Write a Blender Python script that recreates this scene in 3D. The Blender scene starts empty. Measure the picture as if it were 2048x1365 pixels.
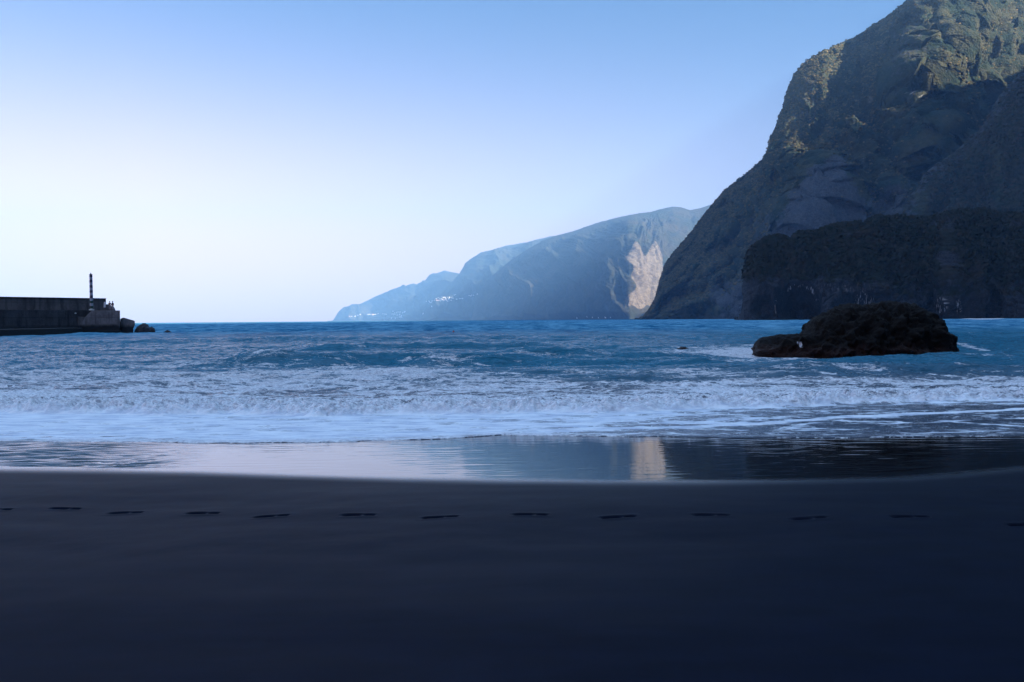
import bpy, math, random
import numpy as np
from mathutils import Matrix, Vector
R = math.radians
SC = bpy.context.scene
COL = SC.collection
random.seed(7)

# ------------------------------------------------------------------ camera
F, CX, CY = 1593.0, 1024.0, 682.5            # focal length and centre, in photo pixels (2048 wide)
CAM = np.array([0.0, 0.0, 2.1])
PITCH, ROLL = R(1.52), R(0.45)
fw = np.array([0, math.cos(PITCH), -math.sin(PITCH)])
r0 = np.array([1.0, 0, 0]); u0 = np.array([0, math.sin(PITCH), math.cos(PITCH)])
rt = math.cos(ROLL) * r0 - math.sin(ROLL) * u0
up = math.cos(ROLL) * u0 + math.sin(ROLL) * r0
cd = bpy.data.cameras.new('camera'); cam = bpy.data.objects.new('camera', cd); COL.objects.link(cam)
cd.sensor_width = 36; cd.lens = 36 * F / 2048; cd.clip_start = 0.1; cd.clip_end = 60000
cam.matrix_world = Matrix(((rt[0], up[0], -fw[0], CAM[0]), (rt[1], up[1], -fw[1], CAM[1]), (rt[2], up[2], -fw[2], CAM[2]), (0, 0, 0, 1)))
SC.camera = cam

# ------------------------------------------------------------------ world, sun, exposure
SUN_AZ, SUN_EL = R(118), R(27)               # azimuth clockwise from +Y (the view direction): behind and to the right
SUN_TO = np.array([math.sin(SUN_AZ) * math.cos(SUN_EL), math.cos(SUN_AZ) * math.cos(SUN_EL), math.sin(SUN_EL)])
W = bpy.data.worlds.new('World'); SC.world = W; W.use_nodes = True
nt = W.node_tree; N = nt.nodes; L = nt.links; N.clear()
wo = N.new('ShaderNodeOutputWorld'); bg = N.new('ShaderNodeBackground'); L.new(bg.outputs[0], wo.inputs[0])
sky = N.new('ShaderNodeTexSky'); sky.sky_type = 'NISHITA'; sky.sun_disc = False
sky.sun_elevation = SUN_EL; sky.sun_rotation = SUN_AZ; sky.air_density = 1.0; sky.dust_density = 0.6; sky.ozone_density = 1.3
bg.inputs[1].default_value = 0.070
# pale marine haze low in the sky, thickest over the open sea to the left
tc = N.new('ShaderNodeTexCoord'); sp = N.new('ShaderNodeSeparateXYZ'); L.new(tc.outputs['Generated'], sp.inputs[0])
def wm(op, a, b=None, c=None):
    m = N.new('ShaderNodeMath'); m.operation = op
    for i, v in enumerate((a, b, c)):
        if v is None: continue
        if isinstance(v, (int, float)): m.inputs[i].default_value = v
        else: L.new(v, m.inputs[i])
    return m.outputs[0]
el = wm('MAXIMUM', sp.outputs[2], 0.0)
hz = wm('EXPONENT', wm('MULTIPLY', wm('MULTIPLY', el, el), -22.0))
az = wm('MULTIPLY_ADD', sp.outputs[0], -0.85, 0.62)
azc = N.new('ShaderNodeClamp'); L.new(az, azc.inputs[0]); azc.inputs[1].default_value = 0.12; azc.inputs[2].default_value = 0.97
lo = N.new('ShaderNodeMapRange'); lo.interpolation_type = 'SMOOTHSTEP'; L.new(el, lo.inputs[0]); lo.inputs[1].default_value = -.03; lo.inputs[2].default_value = .13; lo.inputs[3].default_value = .48
hf = wm('MULTIPLY', wm('MULTIPLY', hz, azc.outputs[0]), lo.outputs[0])
mx = N.new('ShaderNodeMix'); mx.data_type = 'RGBA'; L.new(hf, mx.inputs[0]); 
tint = N.new('ShaderNodeMix'); tint.data_type = 'RGBA'; tint.blend_type = 'MULTIPLY'; tint.inputs[0].default_value = 1
L.new(sky.outputs[0], tint.inputs[6]); tint.inputs[7].default_value = (.125, .32, .49, 1); L.new(tint.outputs[2], mx.inputs[6])
mx.inputs[7].default_value = (8.8, 4.3, 2.3, 1)
# extra sky brightness added high overhead, out of view, to light the foam
ov = N.new('ShaderNodeMapRange'); ov.interpolation_type = 'SMOOTHSTEP'; L.new(sp.outputs[2], ov.inputs[0]); ov.inputs[1].default_value = .46; ov.inputs[2].default_value = .80
mv = N.new('ShaderNodeMix'); mv.data_type = 'RGBA'; L.new(ov.outputs[0], mv.inputs[0]); L.new(mx.outputs[2], mv.inputs[6]); mv.inputs[7].default_value = (1.85, 2.8, 4.5, 1)
L.new(mv.outputs[2], bg.inputs[0])
sd = bpy.data.lights.new('sun', 'SUN'); so = bpy.data.objects.new('sun', sd); COL.objects.link(so)
sd.energy = 5.0; sd.angle = R(0.53); sd.color = (1.0, 0.88, 0.72)
so.rotation_euler = Vector(SUN_TO).to_track_quat('Z', 'Y').to_euler(); so.location = (0, 0, 50)
SC.view_settings.view_transform = 'Standard'; SC.view_settings.look = 'None'
SC.view_settings.exposure = 2.0; SC.view_settings.gamma = 1.0
SC.render.engine = 'CYCLES'; SC.cycles.use_denoising = True
SC.cycles.max_bounces = 6; SC.cycles.diffuse_bounces = 2; SC.cycles.glossy_bounces = 3; SC.cycles.volume_bounces = 1
SC.cycles.sample_clamp_indirect = 6; SC.cycles.caustics_reflective = False; SC.cycles.caustics_refractive = False

# ------------------------------------------------------------------ geometry helpers
def rays(px, py):
    px = np.asarray(px, float); py = np.asarray(py, float)
    return (px - CX)[..., None] * rt + (CY - py)[..., None] * up + F * fw
def at(px, py, Y):
    d = rays(px, py); return CAM + d * (np.asarray(Y, float) / d[..., 1])[..., None]
def atz(px, py, z=0.0):
    d = rays(px, py); return CAM + d * ((z - CAM[2]) / d[..., 2])[..., None]
def proj(P):
    v = P - CAM; w = v @ fw
    return CX + F * (v @ rt) / w, CY - F * (v @ up) / w
def sstep(a, b, x):
    t = np.clip((x - a) / (b - a), 0, 1); return t * t * (3 - 2 * t)
def _h(ix, iy, s):
    h = (ix.astype(np.int64) * 374761393 + iy.astype(np.int64) * 668265263 + s * 974711) & 0xffffffff
    h = ((h ^ (h >> 13)) * 1274126177) & 0xffffffff
    h = ((h ^ (h >> 16)) * 2246822519) & 0xffffffff
    return ((h ^ (h >> 15)) & 0xffffff) / float(0xffffff)
def pn(x, y, s=0):                            # gradient noise, about -0.7..0.7
    ix = np.floor(x); iy = np.floor(y); fx = x - ix; fy = y - iy
    ux = fx * fx * fx * (fx * (fx * 6 - 15) + 10); uy = fy * fy * fy * (fy * (fy * 6 - 15) + 10)
    def g(dx, dy):
        a = _h(ix + dx, iy + dy, s) * 6.2831853
        return np.cos(a) * (fx - dx) + np.sin(a) * (fy - dy)
    a = g(0, 0); b = g(1, 0); c = g(0, 1); d = g(1, 1)
    return (a + (b - a) * ux) * (1 - uy) + (c + (d - c) * ux) * uy
def fbm(x, y, o=4, s=0, gain=.5):
    t = 0; a = 1.0
    for i in range(o):
        t = t + a * pn(x, y, s + i * 17); a *= gain; x = x * 2.03 + 13.1; y = y * 2.03 + 7.7
    return t
def ridged(x, y, o=4, s=0, gain=.5):
    t = 0; a = 1.0
    for i in range(o):
        t = t + a * (1 - 2.2 * np.abs(pn(x, y, s + i * 17))); a *= gain; x = x * 2.07 + 3.1; y = y * 2.07 + 1.7
    return t
def cell(x, y, s=0):                          # distance to the nearest feature point, and its random id
    ix = np.floor(x); iy = np.floor(y); best = np.full(x.shape, 9.0); idv = np.zeros(x.shape)
    for dx in (-1, 0, 1):
        for dy in (-1, 0, 1):
            jx = ix + dx; jy = iy + dy
            qx = jx + _h(jx, jy, s + 1); qy = jy + _h(jx, jy, s + 2)
            d = np.hypot(x - qx, y - qy); m = d < best
            best = np.where(m, d, best); idv = np.where(m, _h(jx, jy, s + 3), idv)
    return best, idv
def link(name, me, mats, parent=None):
    o = bpy.data.objects.new(name, me); COL.objects.link(o)
    for m in (mats if isinstance(mats, (list, tuple)) else [mats]): me.materials.append(m)
    if parent is not None: o.parent = parent
    return o
def grid_mesh(name, P, attrs=None, smooth=True):
    nv, nu = P.shape[:2]; me = bpy.data.meshes.new(name)
    me.vertices.add(nu * nv); me.vertices.foreach_set('co', P.reshape(-1).astype(np.float32))
    i = np.arange(nv - 1)[:, None] * nu + np.arange(nu - 1)[None, :]
    q = np.stack([i, i + 1, i + nu + 1, i + nu], -1).reshape(-1, 4)
    me.loops.add(q.size); me.loops.foreach_set('vertex_index', q.reshape(-1).astype(np.int32))
    me.polygons.add(len(q)); me.polygons.foreach_set('loop_start', (np.arange(len(q)) * 4).astype(np.int32))
    me.polygons.foreach_set('use_smooth', np.full(len(q), smooth))
    me.update(calc_edges=True)
    for k, v in (attrs or {}).items():
        a = me.attributes.new(k, 'FLOAT', 'POINT'); a.data.foreach_set('value', v.reshape(-1).astype(np.float32))
    return me
def kind(o, k='structure'): o['kind'] = k; return o
def tag(o, label, cat, group=None):
    o['label'] = label; o['category'] = cat
    if group: o['group'] = group
    return o
def pl(pts, x, col=1):
    pts = np.array(pts, float); return np.interp(x, pts[:, 0], pts[:, col])
def grid_normals(P):
    du = np.gradient(P, axis=1); dv = np.gradient(P, axis=0)
    n = np.cross(du, dv); n /= np.linalg.norm(n, axis=-1, keepdims=True) + 1e-9
    return n

# ------------------------------------------------------------------ materials
class M:
    def __init__(s, name):
        s.m = bpy.data.materials.new(name); s.m.use_nodes = True; s.t = s.m.node_tree; s.n = s.t.nodes
        s.b = s.n['Principled BSDF']; s.out = s.n['Material Output']; s.co = s.n.new('ShaderNodeTexCoord').outputs['Object']
    def l(s, a, b): s.t.links.new(a, b)
    def put(s, sock, v):
        if isinstance(v, bpy.types.NodeSocket): s.l(v, sock)
        else: sock.default_value = v
    def map(s, sc, rot=(0, 0, 0)):
        n = s.n.new('ShaderNodeMapping'); s.l(s.co, n.inputs[0]); n.inputs['Scale'].default_value = sc; n.inputs['Rotation'].default_value = rot
        return n.outputs[0]
    def noise(s, scale=1, det=4, vec=None, rough=.5, dist=0):
        n = s.n.new('ShaderNodeTexNoise'); n.inputs['Scale'].default_value = scale; n.inputs['Detail'].default_value = det
        n.inputs['Roughness'].default_value = rough; n.inputs['Distortion'].default_value = dist; s.l(vec or s.co, n.inputs['Vector'])
        return n.outputs[0]
    def voro(s, scale=1, vec=None, feat='F1', out=0, rnd=1):
        n = s.n.new('ShaderNodeTexVoronoi'); n.feature = feat; n.inputs['Scale'].default_value = scale; s.l(vec or s.co, n.inputs['Vector'])
        n.inputs['Randomness'].default_value = rnd
        return n.outputs[out]
    def math(s, op, a, b=0.0, c=0.0, clamp=False):
        n = s.n.new('ShaderNodeMath'); n.operation = op; n.use_clamp = clamp
        for i, v in enumerate((a, b, c)): s.put(n.inputs[i], v)
        return n.outputs[0]
    def rng(s, v, a, b, c=0.0, d=1.0, smooth=True):
        n = s.n.new('ShaderNodeMapRange'); n.interpolation_type = 'SMOOTHSTEP' if smooth else 'LINEAR'
        s.l(v, n.inputs[0])
        for i, q in zip((1, 2, 3, 4), (a, b, c, d)): s.put(n.inputs[i], q)
        return n.outputs[0]
    def mix(s, f, a, b):
        n = s.n.new('ShaderNodeMix'); n.data_type = 'RGBA'; s.put(n.inputs[0], f)
        for i, v in ((6, a), (7, b)):
            s.put(n.inputs[i], v if isinstance(v, bpy.types.NodeSocket) else (*v, 1))
        return n.outputs[2]
    def attr(s, name):
        n = s.n.new('ShaderNodeAttribute'); n.attribute_name = name; return n.outputs['Fac']
    def bump(s, h, strength=1.0, dist=1.0, normal=None):
        n = s.n.new('ShaderNodeBump'); s.put(n.inputs['Strength'], strength); n.inputs['Distance'].default_value = dist; s.l(h, n.inputs['Height'])
        if normal is not None: s.l(normal, n.inputs['Normal'])
        return n.outputs[0]
    def set(s, base=None, rough=None, spec=None, ior=None, normal=None):
        for k, v in (('Base Color', base), ('Roughness', rough), ('Specular IOR Level', spec), ('IOR', ior), ('Normal', normal)):
            if v is None: continue
            if k == 'Base Color' and isinstance(v, tuple): v = (*v, 1)
            s.put(s.b.inputs[k], v)
        return s.m

def hill_mat(name, veg1, veg2, rock1, rock2, sc, bscale, bdist):
    """plants and bare rock mixed by the vertex attribute 'rock' and noise; sc = size of the patches in metres"""
    m = M(name)
    big = m.noise(1 / sc, 6, rough=.6); mid = m.noise(6 / sc, 5, rough=.65); fine = m.noise(30 / sc, 3)
    veg = m.mix(m.rng(big, .38, .62), veg1, veg2)
    veg = m.mix(m.rng(mid, .35, .7, 0, .55), veg, tuple(c * .45 for c in veg1))
    stre = m.noise(1, 5, m.map((9 / sc, 9 / sc, 1.6 / sc)), .65)
    rock = m.mix(m.rng(stre, .35, .65), rock1, rock2)
    rock = m.mix(m.rng(fine, .42, .68, 0, .75), rock, tuple(c * .4 for c in rock1))
    f = m.math('ADD', m.attr('rock'), m.math('MULTIPLY', m.math('SUBTRACT', mid, .5), 1.3))
    f = m.rng(f, .42, .62)
    col = m.mix(f, veg, rock)
    col = m.mix(m.rng(m.attr('pale'), .3, .8, 0, .85), col, (.42, .40, .38))
    hh = m.math('ADD', m.noise(bscale, 5, rough=.7), m.math('MULTIPLY', m.voro(bscale * 1.7), .6))
    return m.set(base=col, rough=.95, spec=.15, normal=m.bump(hh, .8, bdist))

# ------------------------------------------------------------------ hills
SURF = {}
def hill(name, sky, base_py, yb, yt, mat, nu, nv, u0_, u1_, prof=(1.0, 1.6), gull=(60, 140, 3.0), bush=(10, 4.0),
         extra=None, rockf=None, back=0.35, seed=1, fine=1.0, rough=0.0, k=1.0, calm=None, warpx=0):
    """A hill side whose foot stands in the sea and whose crest lies farther off; it goes on down behind the crest."""
    px = np.linspace(u0_, u1_, nu); v = np.concatenate([np.linspace(0, 1, nv), 1 + np.linspace(0, 1, max(12, nv // 6))[1:]])
    PX, V = np.meshgrid(px, v)
    PW = PX + (fbm(PX / 80., V * 5., 4, seed + 41) * warpx if warpx else 0); Yb = pl(yb, PW) * k; Yt = pl(yt, PW) * k; S = pl(sky, PX)
    crest = at(PX, S, Yt); cz = np.maximum(crest[..., 2], 1.0)
    Vf = np.clip(V, 0, 1); Vb = np.clip(V - 1, 0, 1)
    y = Yb + (Yt - Yb) * Vf ** prof[1]
    z = -4 + (cz + 4) * (Vf ** prof[0])
    y = y + (Yt - Yb + 200) * back * 2 * Vb; z = z - cz * back * Vb ** 1.4
    dx = rays(PX, S); x = y * dx[..., 0] / dx[..., 1]
    P = np.stack([x, y, z], -1)
    ds = np.linalg.norm(np.diff(P, axis=1), axis=-1); s_ = np.concatenate([np.zeros((len(v), 1)), np.cumsum(ds, 1)], 1)
    s1 = s_[nv // 3][None, :] * np.ones_like(s_)
    dv_ = np.linalg.norm(np.diff(P, axis=0), axis=-1); t_ = np.concatenate([np.zeros((1, nu)), np.cumsum(dv_, 0)], 0)
    n = grid_normals(P); 
    if n[nv // 2, nu // 2, 1] > 0: n = -n
    edge = sstep(0, .04, Vf) * (1 - .93 * sstep(.72, .99, Vf))
    warp = fbm(s1 / gull[1] * .6, t_ / gull[1] * .4, 3, seed + 5) * gull[1] * .6
    g = ridged((s1 + warp + .3 * t_) / gull[1], t_ / (gull[1] * gull[2]), 4, seed) - .5
    disp = g * gull[0] * edge
    c1, id1 = cell(s1 / bush[0], t_ / bush[0], seed + 9); c2, id2 = cell(s1 / bush[0] * 2.3, t_ / bush[0] * 2.3, seed + 29)
    lump = (1 - np.clip(c1, 0, 1) ** 2) * (.4 + id1 * .9) * bush[1] + (1 - np.clip(c2, 0, 1) ** 2) * bush[1] * .45
    disp = disp + lump * fine + fbm(s1 / bush[0] / 2.5, t_ / bush[0] / 2.5, 4, seed + 3) * bush[1] * (1.0 + rough)
    rock = np.zeros_like(V); pale = np.zeros_like(V)
    qx, qy = proj(P)
    if extra is not None:
        dd = extra(qx, qy, s1, t_, V); disp = disp + dd * (1 - .85 * sstep(.7, 1, Vf))
    disp = disp * (1 - .5 * sstep(.9, 1, Vf))
    if calm: disp = disp * (.08 + .92 * sstep(calm[0], calm[1], PX))
    P = P + n * disp[..., None]
    P[..., 2] = np.where(V <= 0, -6, P[..., 2])
    qx, qy = proj(P)
    if rockf is not None: rock, pale = rockf(qx, qy, s1, t_, V)
    SURF[name + str(seed)] = (P, n, proj(P), rock, Vf, Vb)
    return kind(link(name, grid_mesh(name, P, {'rock': rock, 'pale': pale}), mat))
def blob(qx, qy, cx, cy, rx, ry, soft=.5):
    d = np.hypot((qx - cx) / rx, (qy - cy) / ry); return 1 - sstep(1 - soft, 1 + soft, d)

veg_a, veg_b = (.015, .029, .019), (.056, .056, .030)
m_mount = hill_mat('mountain_slope', veg_a, veg_b, (.045, .052, .064), (.085, .088, .098), 70, .09, 7.0)
m_head = hill_mat('headland_rock', (.013, .017, .010), (.028, .022, .016), (.020, .022, .028), (.040, .040, .046), 34, .16, 2.0)
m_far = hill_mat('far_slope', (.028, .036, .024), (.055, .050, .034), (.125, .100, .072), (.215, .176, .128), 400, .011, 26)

# far coast, lowest and farthest
sky1 = [(655, 645), (667, 641), (672, 632), (677, 624), (687, 615), (722, 608), (755, 592), (788, 580), (816, 576), (826, 571), (831, 574), (851, 562.5),
        (855, 562), (872, 548), (890, 542), (905, 545), (919, 548), (940, 545), (1000, 540), (1060, 540)]
hill('far_hills', sky1, 642, [(655, 6900), (760, 6500), (900, 5900), (1060, 5600)], [(655, 7200), (760, 7400), (900, 7600), (1060, 7600)],
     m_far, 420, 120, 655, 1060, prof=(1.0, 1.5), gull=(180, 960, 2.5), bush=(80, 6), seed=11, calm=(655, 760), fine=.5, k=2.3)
sky2 = [(838, 645), (850, 622), (872, 600), (895, 575), (919, 549), (927, 537), (937, 530), (948, 516), (962, 506), (980, 502), (1013, 492), (1060, 484),
        (1100, 474), (1160, 468), (1220, 470)]
hill('far_hills', sky2, 642, [(838, 5700), (900, 5200), (960, 5000), (1220, 4600)], [(838, 5800), (900, 5900), (960, 6200), (1220, 6300)],
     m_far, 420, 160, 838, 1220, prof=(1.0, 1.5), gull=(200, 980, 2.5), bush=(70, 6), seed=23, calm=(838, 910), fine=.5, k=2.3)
sky3 = [(942, 645), (950, 606), (958, 586), (976, 559), (1000, 539), (1023, 521), (1060, 496), (1085, 482), (1110, 473), (1150, 462), (1200, 445), (1240, 435), (1280, 427),
        (1300, 425), (1322, 419), (1345, 414), (1360, 415), (1380, 421), (1400, 417), (1425, 409), (1480, 395), (1600, 380)]
def far_extra(qx, qy, s, t, V):
    # the buttress whose shaded flank ends at x = 1262, and the ribs above it
    b = 260 * np.exp(-((qx - 1254 + (qy - 454) * .04) / np.where(qx < 1254, 95, 9)) ** 2) * sstep(452, 500, qy)
    return b * .0 + 140 * np.exp(-((qx - 1345) / 14) ** 2) * sstep(420, 470, qy)
def far_lit_rock(qx, qy, s, t, V):  # bare tan rock kept to the sunlit face, painting in part of its brightness
    edge = 1262 + 8 * np.sin(qy / 17.) + 6 * np.sin(qy / 7. + 1)
    p = sstep(edge - 3, edge + 3, qx) * sstep(488 + 14 * np.sin(qx / 6.), 512 + 14 * np.sin(qx / 6.), qy) * (1 - sstep(1318, 1330, qx)) * (1 - sstep(610, 618, qy + 4 * np.sin(qx / 5.)))
    rills = fbm(qx / 3.5, qy / 9., 3, 77)
    return p * 1.6, p * sstep(.1, .02, np.abs(rills)) * .45
hill('far_hills', sky3, 642, [(942, 4700), (1000, 4350), (1200, 3350), (1258, 3080), (1264, 3100), (1330, 3700), (1400, 4000), (1600, 4200)],
     [(942, 4800), (1000, 5000), (1200, 4900), (1262, 4700), (1330, 4900), (1600, 5200)],
     m_far, 900, 420, 942, 1600, prof=(1.0, 1.35), gull=(95, 760, 2.6), bush=(46, 6), seed=37, calm=(942, 1010), rockf=far_lit_rock, fine=.6, k=2.3)

# main mountain
skyM = [(1270, 645), (1288, 636), (1300, 618), (1312, 596), (1318, 570), (1330, 530), (1345, 508), (1365, 485), (1385, 462), (1400, 440), (1425, 410), (1445, 385), (1490, 350),
        (1520, 324), (1535, 308), (1548, 270), (1558, 240), (1568, 213), (1578, 180), (1590, 150), (1605, 132), (1620, 120), (1650, 101), (1700, 80),
        (1740, 55), (1780, 28), (1815, 0), (1850, -28), (1900, -60), (1980, -95), (2100, -120), (2500, -140)]
def m_extra(qx, qy, s, t, V):
    d = 75 * np.clip(1 - np.abs(qx - 1655) / (8 + .62 * np.clip(qy - 300, 0, 400)), 0, 1) * sstep(300, 380, qy)      # rocky spur
    e = 1862 - .40 * np.clip(qy, -150, 210); on = (1 - sstep(200, 330, qy))                                         # edge of a steep shaded flank
    d += 1.4 * (60 * sstep(-60, 6, qx - e) - 60) * on * sstep(-300, -60, qx - e)
    return d
def m_rock(qx, qy, s, t, V):
    r = .25 * np.ones_like(qx)
    w = fbm(s / 40, t / 40, 4, 5) * 30
    tri = np.clip(1 - np.abs(qx + w - 1655) / (10 + .75 * np.clip(qy - 300, 0, 400)), 0, 1) * sstep(300, 340, qy)
    r = np.maximum(r, sstep(0, .25, tri) * .75)
    r = np.maximum(r, .6 * blob(qx + w, qy + w, 1790, 410, 70, 50))
    r = np.maximum(r, .45 * blob(qx + w, qy + w, 1810, 70, 40, 200))
    r = np.maximum(r, .5 * sstep(380, 440, qy + w) * (qx > 1500)); r = np.maximum(r, .7 * blob(qx, qy, 1455, 590, 45, 30)); r = np.maximum(r, .45 * blob(qx, qy, 1610, 200, 40, 60))
    p = blob(qx, qy, 1812, 190, 34, 9, .3) * sstep(.0, .3, fbm(qx / 4., qy / 9., 3, 3)) + .5 * blob(qx, qy, 1740, 200, 8, 10)
    p += .35 * blob(qx + w * .3, qy, 1730, 410, 12, 26) + .3 * blob(qx, qy, 1816, 230, 7, 6)
    return r, p
hill('mountain', skyM, 637, [(1270, 2000), (1330, 1850), (1480, 1500), (1700, 1350), (1850, 1330), (2100, 1750), (2500, 2300)],
     [(1270, 2020), (1330, 2050), (1450, 2000), (1560, 1760), (1640, 1780), (1740, 2050), (1825, 1960), (1850, 1850), (2100, 2550), (2500, 3300)],
     m_mount, 1100, 760, 1270, 2500, prof=(1.0, 1.5), gull=(72, 182, 2.8), bush=(15, 8.5), k=1.4, seed=51, calm=(1380, 1720), warpx=70, extra=m_extra, rockf=m_rock)
# nearer spur, top right
skyS = [(1760, 645), (1790, 520), (1815, 440), (1835, 390), (1850, 352), (1875, 330), (1905, 312), (1930, 290), (1960, 262), (1985, 225), (2005, 190), (2028, 165), (2048, 146),
        (2100, 90), (2200, 10), (2600, -160)]
def s_rock(qx, qy, s, t, V):
    top = pl(skyS, qx); r = .2 + .38 * (1 - sstep(5, 45, qy - top + fbm(s / 30, t / 30, 3, 9) * 40))
    return r, 0 * qx
hill('mountain', skyS, 636, [(1760, 1200), (1900, 1120), (2600, 1000)], [(1760, 1220), (1900, 1330), (2048, 1350), (2600, 1350)], m_mount, 700, 420, 1760, 2600,
     prof=(1.0, 1.4), gull=(38, 150, 2.6), bush=(12, 6), k=1.4, seed=67, rockf=s_rock)

# headland with sea caves
skyH = [(1470, 645), (1478, 634), (1486, 622), (1489, 600), (1489, 575), (1492, 545), (1500, 508), (1510, 495), (1524, 485), (1545, 479), (1558, 477), (1575, 482), (1580, 485), (1591, 473), (1610, 468),
        (1635, 470), (1646, 463), (1674, 453), (1685, 455), (1693, 450), (1716, 452), (1735, 455), (1741, 445), (1760, 438), (1793, 438), (1830, 440),
        (1868, 441), (1896, 432), (1924, 425), (1973, 425), (2007, 434), (2048, 432), (2150, 420), (2500, 380)]
def h_extra(qx, qy, s, t, V):
    d = -42 * blob(qx, qy, 1600, 615, 40, 40, .25) - 12 * blob(qx, qy, 1530, 620, 20, 22, .3)
    d += -16 * blob(qx, qy, 1880, 620, 40, 40, .3) - 14 * blob(qx, qy, 1730, 625, 55, 28, .3) - 14 * blob(qx, qy, 1985, 618, 36, 30, .3)
    d += 9 * blob(qx, qy, 1890, 560, 60, 70, .6)
    d += 5 * sstep(505, 470, qy) * 0
    return d
def h_rock(qx, qy, s, t, V):
    w = fbm(s / 14, t / 14, 3, 4) * 16
    r = .12 + .75 * sstep(540, 575, qy + w) * (1 - .5 * sstep(1690, 1760, qx)) 
    r = np.maximum(r, .9 * blob(qx + w, qy + w, 1900, 520, 26, 14, .3)); r = np.maximum(r, .6 * blob(qx + w, qy + w, 1890, 450, 40, 12, .3))
    r = np.maximum(r, .7 * blob(qx + w, qy + w, 2030, 450, 22, 12)); r = np.maximum(r, .75 * sstep(575, 600, qy))
    st = sstep(.02, .3, fbm(qx / 2.2, qy / 14., 3, 61))
    ring = np.exp(-((np.hypot((qx - 1600) / 34., (qy - 608) / 38.) - 1) / .13) ** 2) * (qy < 604)
    p = ring * (.34 + .5 * st) * sstep(-.35, .25, fbm(qx / 9., qy / 9., 3, 8)) + st * (.9 * blob(qx, qy, 1728, 604, 22, 16, .5) + .8 * blob(qx, qy, 1882, 612, 14, 18, .5) + .8 * blob(qx, qy, 1918, 612, 8, 20, .5) + .7 * blob(qx, qy, 1552, 612, 5, 18, .5))
    p += .45 * st * blob(qx, qy, 1700, 575, 110, 14, .6)
    return r, p
hill('headland', skyH, 636, [(1470, 930), (1500, 800), (1600, 770), (1750, 740), (1850, 760), (1900, 735), (1970, 760), (2100, 700), (2500, 640)],
     [(1470, 940), (1500, 860), (1600, 860), (1750, 880), (1900, 920), (2048, 920), (2500, 950)],
     m_head, 1100, 420, 1470, 2500, prof=(1.0, 2.3), calm=(1472, 1535), gull=(9, 46, 2.6), bush=(6, 3.6), seed=83, extra=h_extra, rockf=h_rock, rough=.5)

# land behind and to the right of the beach: its shadow covers the bay.  Crest height set along the coast.
def massif():
    ys = np.linspace(-3200, 2600, 230); us = np.linspace(0, 1, 120)
    U, YY = np.meshgrid(us, ys)
    foot = pl([(-3200, -900), (-400, -60), (-60, 90), (60, 230), (300, 430), (700, 820), (1100, 1050), (2600, 2000)], YY)
    top = pl([(-3200, 900), (-400, 1100), (300, 1300), (1100, 1650), (2600, 2600)], YY)
    H = pl([(-3200, 950), (-400, 960), (600, 930), (1000, 900), (1094, 900), (1195, 912), (1331, 930), (1438, 955), (1586, 1000), (1932, 1100), (2600, 800)], YY)
    H = H + fbm(YY / 90., YY * 0 + 3.3, 4, 91) * 22
    Z = -3 + H * np.where(U < .6, (U / .6) ** .8, 1 - .5 * (U - .6) / .4)
    X = foot + (top - foot) * np.clip(U / .6, 0, 1) + 900 * np.clip(U - .6, 0, 1) / .4
    P = np.stack([X, YY, Z], -1)
    P[..., 2] += ridged(X / 240, YY / 240, 4, 71) * 30 * sstep(0, .25, U) * (1 - .7 * sstep(.4, .6, U)); P[..., 0] += fbm(X / 90, YY / 90, 4, 73) * 30
    P = P * 1.4
    kind(link('hills', grid_mesh('hills', P, {'rock': .3 + 0 * U, 'pale': 0 * U}), m_mount))
massif()

# ------------------------------------------------------------------ beach
WET = [(-900, 938), (0, 939), (200, 941), (400, 944), (600, 951), (800, 957), (1000, 961), (1200, 963), (1400, 963), (1600, 960), (1800, 955), (1900, 948), (2048, 934), (2300, 922), (3000, 900)]
LIP = [(-900, 880), (0, 883), (120, 885), (560, 887), (700, 884), (860, 880), (960, 874), (1000, 871), (1040, 872), (1200, 874), (1400, 875), (1650, 877), (2048, 872), (3000, 860)]
LIP2 = [(960, 874), (1000, 869), (1020, 866), (1040, 861), (1080, 857), (1200, 854), (1400, 850), (1520, 844), (1620, 836), (1720, 829), (1900, 822), (2048, 815), (2300, 806), (3000, 790)]
SL = .058
Y_LIP = 12.9
def sand_z0(x, y):
    wy = wet_y(x); zw = .12 + SL * (Y_LIP - wy)
    z = .12 + SL * (Y_LIP - y)
    nearz = zw + (wy - y) * .036
    z = np.where(y < wy, zw + .055 * (1 - np.exp(-np.clip(wy - y, 0, 99) * .75)) + np.clip(wy - y, 0, 99) * .012, z)
    return z
def curve_world(pts, zf):
    pts = np.array(pts, float); P = atz(pts[:, 0], pts[:, 1], .2)
    for _ in range(12):
        P = atz(pts[:, 0], pts[:, 1], .12 + SL * (Y_LIP - P[:, 1]) + zf)
    return P[:, 0], P[:, 1]
_wx, _wy = curve_world(WET, 0); _lx, _ly = curve_world(LIP, .0)
def wet_y(x): return np.interp(x, _wx, _wy)
def lip_y(x): return np.interp(x, _lx, _ly) + .02 * np.sin(x * 3.1) + .015 * np.sin(x * 7.7 + 1) + pn(x * 1.3, x * 0 + .5, 5) * .12
feet = [(-8, 1015, 0), (130, 1012, 0), (250, 1019, 1), (405, 1020, 0), (542, 1027, 1), (716, 1027, 0), (880, 1031, 1), (1060, 1027, 0), (1236, 1031, 1), (1422, 1029, 0), (1618, 1038, 1), (1820, 1038, 0), (2052, 1052, 1), (2230, 1060, 0)]
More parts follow.
